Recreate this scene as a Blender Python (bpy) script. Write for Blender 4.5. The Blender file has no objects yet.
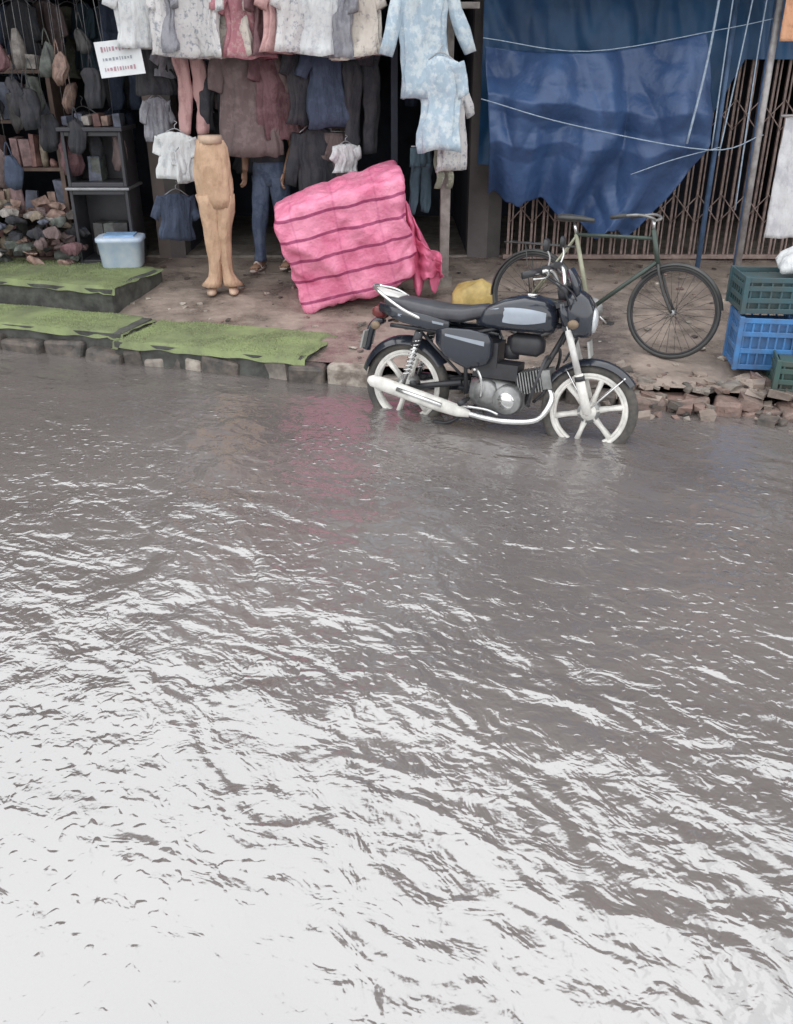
import bpy, math, random
from mathutils import Vector, Matrix, noise, Euler
random.seed(7)
R=math.radians
scene=bpy.context.scene

# ---------------------------------------------------------------- materials
def mat(name,col,rough=.6,metal=0,var=.25,scale=8,bump=0,col2=None,bscale=None,coat=0,rvar=None):
    m=bpy.data.materials.new(name); m.use_nodes=True
    nt=m.node_tree; b=nt.nodes['Principled BSDF']
    b.inputs['Roughness'].default_value=rough; b.inputs['Metallic'].default_value=metal
    if coat: b.inputs['Coat Weight'].default_value=coat; b.inputs['Coat Roughness'].default_value=.08
    tc=nt.nodes.new('ShaderNodeTexCoord')
    n=nt.nodes.new('ShaderNodeTexNoise'); n.inputs['Scale'].default_value=scale; n.inputs['Detail'].default_value=5
    n.inputs['Roughness'].default_value=.62
    nt.links.new(tc.outputs['Object'],n.inputs['Vector'])
    r=nt.nodes.new('ShaderNodeValToRGB')
    c2=col2 if col2 else tuple(c*(1-var) for c in col)
    c1=tuple(min(1,c*(1+var*.6)) for c in col) if not col2 else col
    r.color_ramp.elements[0].position=.36; r.color_ramp.elements[0].color=(*c2,1)
    r.color_ramp.elements[1].position=.64; r.color_ramp.elements[1].color=(*c1,1)
    nt.links.new(n.outputs['Fac'],r.inputs['Fac']); nt.links.new(r.outputs['Color'],b.inputs['Base Color'])
    if rvar:
        mr=nt.nodes.new('ShaderNodeMapRange'); mr.inputs[1].default_value=.38; mr.inputs[2].default_value=.62
        mr.inputs[3].default_value=rvar[0]; mr.inputs[4].default_value=rvar[1]
        nt.links.new(n.outputs['Fac'],mr.inputs[0]); nt.links.new(mr.outputs[0],b.inputs['Roughness'])
    if bump:
        n2=nt.nodes.new('ShaderNodeTexNoise'); n2.inputs['Scale'].default_value=bscale or scale*3; n2.inputs['Detail'].default_value=5
        nt.links.new(tc.outputs['Object'],n2.inputs['Vector'])
        bp=nt.nodes.new('ShaderNodeBump'); bp.inputs['Strength'].default_value=1; bp.inputs['Distance'].default_value=bump
        nt.links.new(n2.outputs['Fac'],bp.inputs['Height']); nt.links.new(bp.outputs['Normal'],b.inputs['Normal'])
    return m

def fabric(name,col,col2,scale=12,thr=.55,rough=.85,bump=.004,stripe=None):
    m=bpy.data.materials.new(name); m.use_nodes=True
    nt=m.node_tree; b=nt.nodes['Principled BSDF']; b.inputs['Roughness'].default_value=rough
    tc=nt.nodes.new('ShaderNodeTexCoord')
    if stripe:
        w=nt.nodes.new('ShaderNodeTexWave'); w.bands_direction=stripe; w.inputs['Scale'].default_value=scale
        w.inputs['Distortion'].default_value=1.2; w.inputs['Detail'].default_value=2; src=w.outputs['Fac']
        nt.links.new(tc.outputs['Object'],w.inputs['Vector'])
    else:
        w=nt.nodes.new('ShaderNodeTexNoise'); w.inputs['Scale'].default_value=scale; w.inputs['Detail'].default_value=5; w.inputs['Roughness'].default_value=.7; src=w.outputs['Fac']
        nt.links.new(tc.outputs['Object'],w.inputs['Vector'])
    r=nt.nodes.new('ShaderNodeValToRGB')
    r.color_ramp.elements[0].position=thr-.05; r.color_ramp.elements[0].color=(*col,1)
    r.color_ramp.elements[1].position=thr+.05; r.color_ramp.elements[1].color=(*col2,1)
    nt.links.new(src,r.inputs['Fac']); nt.links.new(r.outputs['Color'],b.inputs['Base Color'])
    n2=nt.nodes.new('ShaderNodeTexNoise'); n2.inputs['Scale'].default_value=11; n2.inputs['Detail'].default_value=5
    mp=nt.nodes.new('ShaderNodeMapping'); mp.inputs['Scale'].default_value=(1.6,1.6,.6)
    nt.links.new(tc.outputs['Object'],mp.inputs[0]); nt.links.new(mp.outputs[0],n2.inputs['Vector'])
    bp=nt.nodes.new('ShaderNodeBump'); bp.inputs['Distance'].default_value=bump*7
    nt.links.new(n2.outputs['Fac'],bp.inputs['Height']); nt.links.new(bp.outputs['Normal'],b.inputs['Normal'])
    return m

# ---------------------------------------------------------------- mesh builder
class MB:
    def __init__(s): s.v=[];s.f=[];s.mi=[];s.mats=[];s.sm=[];s.M=Matrix()
    def _m(s,m):
        if m not in s.mats: s.mats.append(m)
        return s.mats.index(m)
    def add(s,vs,fs,m,smooth=False):
        o=len(s.v); s.v+= [s.M@Vector(p) for p in vs]; i=s._m(m)
        for f in fs: s.f.append([a+o for a in f]); s.mi.append(i); s.sm.append(smooth)
    def box(s,c,d,m,rot=(0,0,0),jit=0,taper=1):
        x,y,z=[k/2 for k in d]; vs=[]
        E=Euler(rot).to_matrix()
        for k in (-1,1):
            for j in (-1,1):
                for i in (-1,1):
                    t=taper if k>0 else 1
                    p=Vector((i*x*t+random.uniform(-jit,jit),j*y*t+random.uniform(-jit,jit),k*z+random.uniform(-jit,jit)))
                    vs.append(E@p+Vector(c))
        s.add(vs,[(0,2,3,1),(4,5,7,6),(0,1,5,4),(2,6,7,3),(0,4,6,2),(1,3,7,5)],m)
    def tube(s,pts,r,m,seg=8,cap=True):
        pts=[Vector(p) for p in pts]; n=len(pts)
        rs=r if isinstance(r,(list,tuple)) else [r]*n
        t0=(pts[1]-pts[0]).normalized()
        a=Vector((0,0,1)) if abs(t0.z)<.9 else Vector((1,0,0))
        u=t0.cross(a).normalized(); vs=[];fs=[]
        for i,p in enumerate(pts):
            if i==0: t=t0
            elif i==n-1: t=(pts[-1]-pts[-2]).normalized()
            else: t=((pts[i+1]-p).normalized()+(p-pts[i-1]).normalized()).normalized()
            u=(u-t*u.dot(t)).normalized(); w=t.cross(u)
            for k in range(seg):
                th=2*math.pi*k/seg
                vs.append(p+(u*math.cos(th)+w*math.sin(th))*rs[i])
        for i in range(n-1):
            for k in range(seg):
                k2=(k+1)%seg
                fs.append((i*seg+k,i*seg+k2,(i+1)*seg+k2,(i+1)*seg+k))
        if cap: fs.append(tuple(range(seg))[::-1]); fs.append(tuple(range((n-1)*seg,n*seg)))
        s.add(vs,fs,m,True)
    def spline(s,pts,r,m,seg=8,res=6):
        P=[Vector(p) for p in pts]; P=[P[0]*2-P[1]]+P+[P[-1]*2-P[-2]]; out=[]
        for i in range(1,len(P)-2):
            for k in range(res):
                t=k/res
                out.append(.5*((2*P[i])+(P[i+1]-P[i-1])*t+(2*P[i-1]-5*P[i]+4*P[i+1]-P[i+2])*t*t+(3*P[i]-P[i-1]-3*P[i+1]+P[i+2])*t**3))
        out.append(P[-2]); s.tube(out,r,m,seg)
    def torus(s,c,Rr,r,m,seg=48,rs=10,a0=0,a1=360,sq=1.0):
        full=abs(a1-a0)>=360; N=seg; vs=[];fs=[]
        cnt=N if full else N+1
        for i in range(cnt):
            a=R(a0+(a1-a0)*i/N)
            for k in range(rs):
                t=2*math.pi*k/rs; rr=Rr+r*math.cos(t)
                vs.append((c[0]+rr*math.cos(a),c[1]+r*sq*math.sin(t),c[2]+rr*math.sin(a)))
        for i in range(N):
            j=(i+1)%cnt
            for k in range(rs):
                k2=(k+1)%rs; fs.append((i*rs+k,i*rs+k2,j*rs+k2,j*rs+k))
        s.add(vs,fs,m,True)
    def loft(s,rings,m,seg=24,p=2.0,fold=0,fn=7,cap=True,ph=0,nz=0):
        vs=[];fs=[]
        for i,(c,u,v) in enumerate(rings):
            c=Vector(c);u=Vector(u);v=Vector(v)
            for k in range(seg):
                th=2*math.pi*k/seg; cc,ss=math.cos(th),math.sin(th)
                x=math.copysign(abs(cc)**(2/p),cc); y=math.copysign(abs(ss)**(2/p),ss)
                q=1+fold*(.7*math.sin(fn*th+ph+i*.22)+.6*math.sin((fn*2-3)*th+ph*2-i*.3))
                pt=c+u*x*(1+(q-1)*.5)+v*y*q
                if nz: pt+=noise.noise_vector(pt*6+Vector((ph*3,ph,0)))*nz+noise.noise_vector(pt*15+Vector((ph*3,ph,0)))*nz*.4
                vs.append(pt)
        n=len(rings)
        for i in range(n-1):
            for k in range(seg):
                k2=(k+1)%seg; fs.append((i*seg+k,i*seg+k2,(i+1)*seg+k2,(i+1)*seg+k))
        if cap: fs.append(tuple(range(seg))[::-1]); fs.append(tuple(range((n-1)*seg,n*seg)))
        s.add(vs,fs,m,True)
    def ball(s,c,r,m,seg=16):
        rings=[]; r=Vector(r) if not isinstance(r,(int,float)) else Vector((r,r,r))
        for i in range(9):
            a=-math.pi/2+math.pi*i/8; q=max(math.cos(a),.02)
            rings.append(((c[0],c[1],c[2]+r.z*math.sin(a)),(r.x*q,0,0),(0,r.y*q,0)))
        s.loft(rings,m,seg)
    def grid(s,fn,nu,nv,m,smooth=True):
        vs=[fn(i/nu,j/nv) for j in range(nv+1) for i in range(nu+1)]
        fs=[(j*(nu+1)+i,j*(nu+1)+i+1,(j+1)*(nu+1)+i+1,(j+1)*(nu+1)+i) for j in range(nv) for i in range(nu)]
        s.add(vs,fs,m,smooth)
    def obj(s,name,loc=(0,0,0),rot=(0,0,0),bevel=0,solid=0,parent=None,scale=1):
        me=bpy.data.meshes.new(name); me.from_pydata([tuple(p) for p in s.v],[],s.f)
        for m in s.mats: me.materials.append(m)
        for i,pl in enumerate(me.polygons): pl.material_index=s.mi[i]; pl.use_smooth=s.sm[i]
        me.update(); o=bpy.data.objects.new(name,me); bpy.context.collection.objects.link(o)
        o.location=loc; o.scale=(scale,)*3
        if isinstance(rot,Matrix): o.rotation_euler=rot.to_euler()
        else: o.rotation_euler=rot
        if solid:
            sm=o.modifiers.new('s','SOLIDIFY'); sm.thickness=solid
        if bevel:
            b=o.modifiers.new('b','BEVEL'); b.width=bevel; b.segments=2; b.limit_method='ANGLE'; b.angle_limit=R(50)
        if parent: o.parent=parent
        return o

# ---------------------------------------------------------------- camera
cam=bpy.data.cameras.new('camera'); co=bpy.data.objects.new('camera',cam); bpy.context.collection.objects.link(co)
cam.sensor_fit='VERTICAL'; cam.sensor_height=36; cam.lens=31.64; cam.clip_end=1000; cam.clip_start=.05
co.location=(0,0,2.2); co.rotation_euler=(R(90-26.7),0,0); scene.camera=co

# ---------------------------------------------------------------- sky & sun (bright hazy overcast: cloud cover evens out the glow round the sun)
w=bpy.data.worlds.new('World'); scene.world=w; w.use_nodes=True
nt=w.node_tree; bg=nt.nodes['Background']
EL,AZM=58,-26
sky=nt.nodes.new('ShaderNodeTexSky'); sky.sky_type='NISHITA'; sky.sun_disc=False
sky.sun_elevation=R(EL); sky.sun_rotation=R(AZM%360); sky.dust_density=4; sky.air_density=1.5; sky.ozone_density=1
hs=nt.nodes.new('ShaderNodeHueSaturation'); hs.inputs['Saturation'].default_value=.24; hs.inputs['Value'].default_value=5.2
cap=nt.nodes.new('ShaderNodeMixRGB'); cap.blend_type='DARKEN'; cap.inputs[0].default_value=1; cap.inputs[2].default_value=(13.0,13.2,13.4,1)
nt.links.new(sky.outputs[0],hs.inputs['Color']); nt.links.new(hs.outputs[0],cap.inputs[1]); nt.links.new(cap.outputs[0],bg.inputs['Color'])
bg.inputs['Strength'].default_value=.15
sl=bpy.data.lights.new('sun','SUN'); sl.energy=.6; sl.angle=R(70); sl.color=(1,.985,.96)
so=bpy.data.objects.new('sun',sl); bpy.context.collection.objects.link(so)
d=Vector((math.sin(R(AZM))*math.cos(R(EL)),math.cos(R(AZM))*math.cos(R(EL)),math.sin(R(EL))))
so.rotation_euler=d.to_track_quat('Z','Y').to_euler()
scene.view_settings.view_transform='Standard'; scene.view_settings.look='None'; scene.view_settings.exposure=0

# ---------------------------------------------------------------- base materials
M_wet=mat('wet_pavement',(.34,.275,.235),.4,var=.4,scale=2.4,bump=.014,bscale=16,col2=(.14,.115,.10),rvar=(.16,.6))
M_mud=mat('mud',(.12,.10,.085),.7,scale=.5,bump=.02)
M_conc=mat('old_concrete',(.24,.21,.185),.7,scale=6,var=.45,bump=.012)
M_kw=mat('kerb_white',(.42,.38,.33),.7,scale=9,bump=.01,col2=(.15,.12,.10))
M_kb=mat('kerb_black',(.05,.048,.045),.6,scale=9,bump=.01,col2=(.13,.105,.09))
M_brick=mat('kerb_brick',(.25,.165,.14),.5,scale=7,bump=.018,col2=(.13,.10,.088))
M_turf=mat('turf_green',(.22,.265,.12),.9,scale=3.5,col2=(.13,.15,.08),bump=.006,bscale=90)
M_turf2=mat('turf_blades',(.27,.33,.15),.8,scale=3.0,col2=(.19,.22,.11))
M_plast=mat('stained_plaster',(.17,.14,.13),.9,scale=1.3,var=.4,bump=.01)
M_plast2=mat('stained_plaster_grey',(.13,.115,.115),.9,scale=1.1,var=.4,bump=.01)
M_plast3=mat('stained_plaster_dark',(.10,.09,.09),.9,scale=1.4,var=.4,bump=.01)
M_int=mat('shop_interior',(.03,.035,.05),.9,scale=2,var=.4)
M_glass=mat('window_glass',(.05,.06,.07),.15,scale=2)
M_tin=mat('tin_roof',(.2,.19,.19),.5,.4,scale=3)

# ---------------------------------------------------------------- ground, water
b=MB(); b.add([(-300,-300,-.16),(300,-300,-.16),(300,300,-.16),(-300,300,-.16)],[(0,1,2,3)],M_mud); b.obj('ground')

mw=bpy.data.materials.new('flood_water'); mw.use_nodes=True; nt=mw.node_tree
for n in list(nt.nodes): nt.nodes.remove(n)
L=nt.links.new; N=nt.nodes.new
out=N('ShaderNodeOutputMaterial'); mix=N('ShaderNodeMixShader'); df=N('ShaderNodeBsdfDiffuse'); gl=N('ShaderNodeBsdfGlossy')
gl.inputs['Roughness'].default_value=.16; gl.inputs['Color'].default_value=(.66,.68,.69,1)
tc=N('ShaderNodeTexCoord')
def nz(scale,ang,stretch,det=3,dist=0.0,rough=.5):
    """noise with crests running along direction ang (deg)"""
    mp=N('ShaderNodeMapping'); mp.vector_type='TEXTURE'; mp.inputs['Rotation'].default_value=(0,0,R(ang)); mp.inputs['Scale'].default_value=(stretch,1,1)
    n=N('ShaderNodeTexNoise'); n.inputs['Scale'].default_value=scale; n.inputs['Detail'].default_value=det
    n.inputs['Distortion'].default_value=dist; n.inputs['Roughness'].default_value=rough
    L(tc.outputs['Object'],mp.inputs['Vector']); L(mp.outputs[0],n.inputs['Vector']); return n.outputs['Fac']
def ma(op,a,b_):
    m=N('ShaderNodeMath'); m.operation=op
    for i,q in enumerate((a,b_)):
        if isinstance(q,(int,float)): m.inputs[i].default_value=q
        else: L(q,m.inputs[i])
    return m.outputs[0]
A=nz(3.4,-38,1.7,2,.9)
A2=nz(1.5,-15,1.6,2,.3)
B=nz(9,-30,1.3,3,.6)
C=nz(30,0,1,2)
patch=ma('MINIMUM',ma('MAXIMUM',ma('MULTIPLY',ma('SUBTRACT',nz(1.3,0,1,2),.40),5),0),1)
drops=ma('MULTIPLY',ma('MAXIMUM',ma('SUBTRACT',nz(27,0,1,0),.60),0),patch)
h=ma('ADD',ma('ADD',ma('MULTIPLY',A,.34),ma('MULTIPLY',A2,.38)),ma('ADD',ma('MULTIPLY',B,.15),ma('ADD',ma('MULTIPLY',C,.020),ma('MULTIPLY',drops,.17))))
bp=N('ShaderNodeBump'); bp.inputs['Strength'].default_value=1; bp.inputs['Distance'].default_value=.10
L(h,bp.inputs['Height']); L(bp.outputs[0],gl.inputs['Normal'])
mudn=nz(.8,-20,1.5,4,.5); rr=N('ShaderNodeValToRGB')
rr.color_ramp.elements[0].position=.35; rr.color_ramp.elements[0].color=(.15,.13,.125,1)
rr.color_ramp.elements[1].position=.65; rr.color_ramp.elements[1].color=(.205,.18,.172,1)
L(mudn,rr.inputs['Fac']); L(rr.outputs[0],df.inputs['Color'])
fr=N('ShaderNodeFresnel'); fr.inputs['IOR'].default_value=1.5; L(bp.outputs[0],fr.inputs['Normal'])
fac=ma('ADD',ma('MULTIPLY',fr.outputs[0],.55),.33)
L(fac,mix.inputs['Fac']); L(df.outputs[0],mix.inputs[1]); L(gl.outputs[0],mix.inputs[2]); L(mix.outputs[0],out.inputs['Surface'])
b=MB(); b.add([(-80,-30,0),(80,-30,0),(80,9.2,0),(-80,9.2,0)],[(0,1,2,3)],mw); b.obj('flood_water')

# ---------------------------------------------------------------- pavement & kerb
KP=[(-40,8.6),(-3.6,7.6),(-1.0,6.72),(2.7,5.82),(3.6,5.65),(40,5.0)]
def ky(x):
    for (a,c),(e,f) in zip(KP,KP[1:]):
        if x<=e: return c+(f-c)*(x-a)/(e-a)
    return KP[-1][1]
def pz(x,y):
    t=max(0,min(1,(y-ky(x))/(9.4-ky(x)))); return .12+.275*t**1.2
b=MB()
def pf(u,v):
    x=-12+24*u
    y=ky(x)+.08+(9.6-ky(x)-.08)*v
    return (x,y,pz(x,y)+.02*noise.noise(Vector((x*2,y*2,0)))+.012*noise.noise(Vector((x*9,y*9,3))))
b.grid(pf,400,60,M_wet)
for x0,x1 in ((-40,-12),(12,40)):
    b.grid(lambda u,v:(x0+(x1-x0)*u, ky(x0+(x1-x0)*u)+.08+(9.6-ky(x0+(x1-x0)*u)-.08)*v, pz(x0+(x1-x0)*u, ky(x0+(x1-x0)*u)+.08+(9.52-ky(x0+(x1-x0)*u))*v)),40,10,M_wet)
b.obj('pavement')
b=MB(); x=-12; i=0
while x<12:
    l=random.uniform(.16,.44); xm=x+l/2; a=math.atan2(ky(x+l)-ky(x),l)
    if xm<-2.2: m=random.choice([M_kb,M_kb,M_conc])
    elif xm<.0: m=[M_kw,M_kb,M_conc,M_kb][i%4]
    elif xm<1.6: m=random.choice([M_conc,M_kb])
    else: m=random.choice([M_brick,M_conc,M_wet,M_brick])
    h=.125+random.uniform(-.05,.015)
    if xm>1.2: h-=.03
    b.box((xm,ky(xm)+.03+random.uniform(-.04,.04),h/2-.08),(l+.004,.2+random.uniform(-.04,.06),h+.16),m,(random.uniform(-.15,.15),random.uniform(-.12,.12),a+random.uniform(-.16,.16)),jit=.028)
    x+=l; i+=1
b.obj('kerb',bevel=.028)
# muddy rubble on the right pavement edge
b=MB()
for i in range(330):
    x=random.uniform(1.3,4.2); y=ky(x)+random.triangular(-.30,.5,-.02)
    s=random.uniform(.012,.045) if i%5 else random.uniform(.05,.085)
    z=pz(x,y)+s*.05 if y>ky(x)+.05 else s*.05+max(0,(y-ky(x)+.2))*.3
    b.box((x,y,z),(s*random.uniform(1.1,2.2),s*1.2,s*.7),random.choice([M_brick,M_conc,M_brick,M_wet,M_wet,M_kb]),(random.uniform(-.3,.3),random.uniform(-.3,.3),random.uniform(0,3)),jit=s*.22)
b.obj('rubble',bevel=.008)
M_lit=mat('litter',(.5,.46,.41),.8,scale=20,col2=(.25,.2,.16))
b=MB()
for i in range(300):
    x=random.uniform(-3.4,3.4); y=random.uniform(ky(x)+.15,9.1); s=random.uniform(.008,.04)
    b.box((x,y,pz(x,y)+s*.2),(s*random.uniform(1,2),s,s*.4),random.choice([M_lit,M_conc,M_kb,M_brick]),(0,0,random.uniform(0,3)),jit=s*.2)
b.obj('litter')

# ---------------------------------------------------------------- green turf platforms
def slab(name,c,d,yaw,top,mside):
    o=MB(); z0=-.1
    o.box((0,0,(top-z0)/2+z0),(d[0],d[1],top-z0),mside,jit=.008)
    def f(u,v):
        x=(u-.5)*(d[0]+.05); y=(v-.5)*(d[1]+.05)
        dz=.02+.016*noise.noise(Vector((x*3+c[0],y*3,1)))
        if v<.04: dz-=.05+.02*noise.noise(Vector((x*5,0,c[0])))
        if v<.1: y+=-.04*noise.noise(Vector((x*4,c[1],9)))
        if u<.04 or u>.96: dz-=.02; x+=.04*noise.noise(Vector((y*7,c[1],2)))
        return (x,y,top+dz)
    o.grid(f,90,40,M_turf)
    vs=[];fs=[]
    for i in range(int(7000*d[0]*d[1]/1.2)):
        u=random.random();v=random.uniform(.02,1); p=Vector(f(u,v))
        if noise.noise(Vector((p.x*2.3,p.y*2.3,5+c[0])))>.06+random.uniform(-.1,.2): continue
        a=random.uniform(0,6.28); hgt=random.uniform(.004,.012); k=len(vs)
        dx,dy=math.cos(a)*.004,math.sin(a)*.004
        vs+=[(p.x-dx,p.y-dy,p.z-.002),(p.x+dx,p.y+dy,p.z-.002),(p.x+random.uniform(-.008,.008),p.y+random.uniform(-.008,.008),p.z+hgt)]
        fs.append((k,k+1,k+2))
    o.add(vs,fs,M_turf2)
    return o.obj(name,(c[0],c[1],0),(0,0,R(yaw)))
M_side=mat('slab_side',(.07,.072,.065),.8,scale=7,var=.5,bump=.01)
slab('turf_covered_step',(-3.61,7.86),(3,.50),-17,.20,M_side)
slab('turf_covered_step',(-3.80,8.72),(3,.86),-17,.41,M_side)
slab('turf_covered_slab',(-1.40,7.17),(1.62,.68),-17,.165,M_side)

# ---------------------------------------------------------------- buildings
def building(name,x0,x1,h0,h1,m,openings,y=9.4,depth=9):
    e=bpy.data.objects.new(name,None); bpy.context.collection.objects.link(e)
    b=MB(); zt=3.0
    xs=sorted(set([x0,x1]+[q for o in openings for q in o]))
    for a,c in zip(xs,xs[1:]):
        if not any(abs(a-o[0])<1e-4 for o in openings):
            b.box(((a+c)/2,y+.125,zt/2),(c-a,.25,zt),m)
    vs=[(x0,y,zt),(x1,y,zt),(x1,y,h1),(x0,y,h0),(x0,y+depth,zt),(x1,y+depth,zt),(x1,y+depth,h1),(x0,y+depth,h0)]
    b.add(vs,[(0,1,2,3),(3,2,6,7),(0,3,7,4),(1,5,6,2),(4,7,6,5),(0,4,5,1)],m)
    b.obj('walls',parent=e)
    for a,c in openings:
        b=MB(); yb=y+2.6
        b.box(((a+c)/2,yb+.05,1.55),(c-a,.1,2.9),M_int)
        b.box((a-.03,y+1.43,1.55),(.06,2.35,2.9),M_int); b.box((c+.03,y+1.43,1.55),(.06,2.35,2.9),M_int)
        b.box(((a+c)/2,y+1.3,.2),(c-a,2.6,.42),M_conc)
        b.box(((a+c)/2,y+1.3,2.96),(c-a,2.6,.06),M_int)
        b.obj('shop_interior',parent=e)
    b=MB(); z=3.9; 
    while z+1.3<min(h0,h1):
        x=x0+.7
        while x+1.0<x1:
            b.box((x+.5,y-.003,z+.55),(1.0,.05,1.1),M_conc); b.box((x+.5,y-.02,z+.55),(.84,.04,.94),M_glass)
            b.box((x+.5,y-.05,z+.55),(.04,.03,.94),M_conc); b.box((x+.5,y-.14,z-.06),(1.15,.3,.07),M_conc)
            x+=1.9
        z+=2.6
    if b.v: b.obj('windows',parent=e)
    b=MB(); L_=math.hypot(x1-x0,h1-h0); b.box(((x0+x1)/2,y+depth/2-.2,(h0+h1)/2+.06),(L_+.02,depth+.4,.12),M_tin,(0,-math.atan2(h1-h0,x1-x0),0)); b.obj('roof',parent=e)
    return e
building('low_shop_building',-26,-2.3,3.4,3.7,M_plast,[(-9.5,-5.2),(-4.9,-2.42)])
building('clothes_shop_building',-2.3,.92,4.1,5.9,M_plast2,[(-2.15,.72)])
building('shuttered_shop_building',.92,22,7.2,9.8,M_plast3,[(1.05,4.6)])
M_awn=mat('awning_tarp',(.10,.11,.14),.7,scale=3,var=.4)
M_awnb=mat('awning_blue',(.03,.09,.20),.5,scale=3,var=.4)
def awning(name,x0,x1,m,y0=8.0,z0=2.95,z1=3.35):
    b=MB()
    b.grid(lambda u,v:(x0+(x1-x0)*u,y0+(9.38-y0)*v,z0+(z1-z0)*v-.06*math.sin(v*3.1)*abs(math.sin(u*9))+.03*noise.noise(Vector((u*9,v*4,1)))),60,14,m)
    for k in range(5):
        x=x0+(x1-x0)*k/4*.98+.03; b.tube([(x,y0,z0-.03),(x,9.38,z1-.06)],.02,M_tin)
    b.tube([(x0,y0,z0-.02),(x1,y0,z0-.02)],.022,M_tin)
    b.obj(name,solid=.006)
awning('shop_awning',-6.5,-2.4,M_awn,8.5); awning('shop_awning',-2.35,.8,M_awn,8.3,3.05,3.4)
awning('blue_tarp_awning',.85,4.6,M_awnb,8.1,2.95,3.4)

# ---------------------------------------------------------------- collapsible gate
M_gate=mat('gate_paint',(.36,.27,.24),.6,.1,scale=20,col2=(.20,.145,.13))
b=MB(); x=1.12
while x<4.5:
    b.box((x,9.32,1.65),(.022,.03,2.5),M_gate); b.box((x+.035,9.30,1.65),(.012,.02,2.5),M_gate)
    x+=.115
n=int((4.5-1.1)/.23)
for r_ in range(3):
    for i in range(n):
        x=1.12+i*.23; z=.75+r_*.85
        b.tube([(x,9.285,z),(x+.23,9.285,z+.26)],.006,M_gate,5); b.tube([(x,9.275,z+.26),(x+.23,9.275,z)],.006,M_gate,5)
b.box((2.8,9.31,.42),(3.45,.07,.04),M_gate); b.box((2.8,9.31,2.93),(3.45,.07,.05),M_gate)
b.obj('collapsible_gate')

# ---------------------------------------------------------------- blue tarps
M_bt=mat('blue_tarpaulin',(.050,.10,.225),.42,scale=1.6,col2=(.030,.065,.16),bump=.02,bscale=7)
M_bt2=mat('blue_tarpaulin_back',(.015,.085,.20),.5,scale=1.6,col2=(.01,.05,.13),bump=.012,bscale=5)
def crease(x,y,s):
    return s*(.55*noise.noise(Vector((x*1.2,y*.7,2)))+.45*(.5-abs(noise.noise(Vector((x*3.4+y*.8,y*1.2,5)))))+.07*noise.noise(Vector((x*9,y*5,7))))
b=MB()
def t1(u,v):
    x=.78+(4.3-.78)*u; z=3.2-(1.9 if u<.55 else 1.9-.9*min(1,(u-.55)/.12))*v
    return (x,9.12+crease(x*1.5,z,.25)+.02*math.sin(x*9),z)
b.grid(t1,110,60,M_bt2); b.obj('blue_tarpaulin')
b=MB()
def t2(u,v):
    zt=2.30+.10*u-.10*math.sin(u*math.pi); zb=1.06-.05*u-.36*max(0,u-.2)/.8-.04*math.sin(u*11)+.04*math.sin(u*23)+.05*noise.noise(Vector((u*14,0,0)))
    z=zt+(zb-zt)*v
    xl=.76+.11*v; xr=2.62+.16*math.sin(v*math.pi*.9)-(.46*max(0,v-.5)/.5)
    x=xl+(xr-xl)*u
    sag=-.10*math.sin(v*3.1)-.05*math.sin(v*6.2)*math.sin(u*3.1)
    fan=.15*math.sin(u*19+1.8*math.sin(v*2))*v**.7*(.5+.7*noise.noise(Vector((u*3,0,4)))+.3)
    diag=.08*math.sin((u+v*.6)*11)*(1-v)
    fold=.07*max(0,1-abs(v-.30-.06*u)*9)+.05*max(0,1-abs(v-.62+.1*u)*10)
    return (x,8.72+sag+fan+diag-fold+crease(x*1.1,z,.34),z)
b.grid(t2,150,110,M_bt)
b.obj('blue_tarpaulin',solid=.004)
M_rope=mat('white_rope',(.30,.37,.46),.8,scale=30)
def rope(pts,r=.005,name='rope',m=None):
    b=MB(); b.spline(pts,r,m or M_rope,6); b.obj(name)
rope([(.72,8.42,1.90),(1.5,8.36,1.70),(2.7,8.36,1.5),(3.15,8.36,1.62)])
rope([(2.05,8.36,1.30),(2.4,8.36,1.42),(2.8,8.38,1.52)],.004)
rope([(.72,8.45,2.36),(1.6,8.42,2.26),(2.68,8.45,2.42),(3.1,8.4,2.5)],.004)
rope([(2.62,8.35,3.0),(2.58,8.35,2.2),(2.50,8.35,1.55)],.010)
rope([(2.9,8.35,3.0),(2.85,8.36,2.2),(2.80,8.38,1.45)],.006)
rope([(3.0,8.35,3.0),(2.99,8.36,2.2),(3.02,8.38,1.0)],.006)
rope([(2.74,8.35,3.0),(2.72,8.36,2.6),(2.73,8.38,1.5)],.006)
M_pole=mat('pole_paint',(.38,.36,.36),.55,.3,scale=12,col2=(.22,.2,.2))
M_poleb=mat('pole_blue',(.10,.17,.30),.55,.3,scale=12)
b=MB(); b.tube([(3.13,8.38,.2),(3.10,8.36,3.0)],.028,M_pole,12); b.tube([(3.13,8.38,.2),(3.13,8.38,.26)],.07,M_conc,12); b.obj('awning_pole')
b=MB(); b.tube([(2.93,8.9,.3),(2.93,8.9,3.1)],.024,M_poleb,12);b.tube([(2.93,8.9,.3),(2.93,8.9,.36)],.06,M_conc,12); b.obj('awning_pole')
b=MB(); b.tube([(3.22,8.7,.3),(3.20,8.7,3.1)],.022,M_poleb,12);b.tube([(3.22,8.7,.3),(3.22,8.7,.36)],.06,M_conc,12); b.obj('awning_pole')
M_post=mat('wood_post',(.30,.27,.25),.8,scale=8,col2=(.16,.14,.13),bump=.006)
b=MB(); b.box((.44,8.55,1.6),(.09,.09,2.8),M_post,jit=.004); b.box((.44,8.55,.3),(.15,.15,.18),M_conc); b.box((.44,8.55,2.6),(.5,.05,.05),M_post); b.obj('wooden_post',bevel=.006)
b=MB(); b.box((-.02,8.95,1.7),(.06,.06,2.6),M_int); b.obj('wooden_post')
M_white=fabric('white_cloth',(.62,.62,.64),(.5,.5,.54),5,.55)
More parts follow.
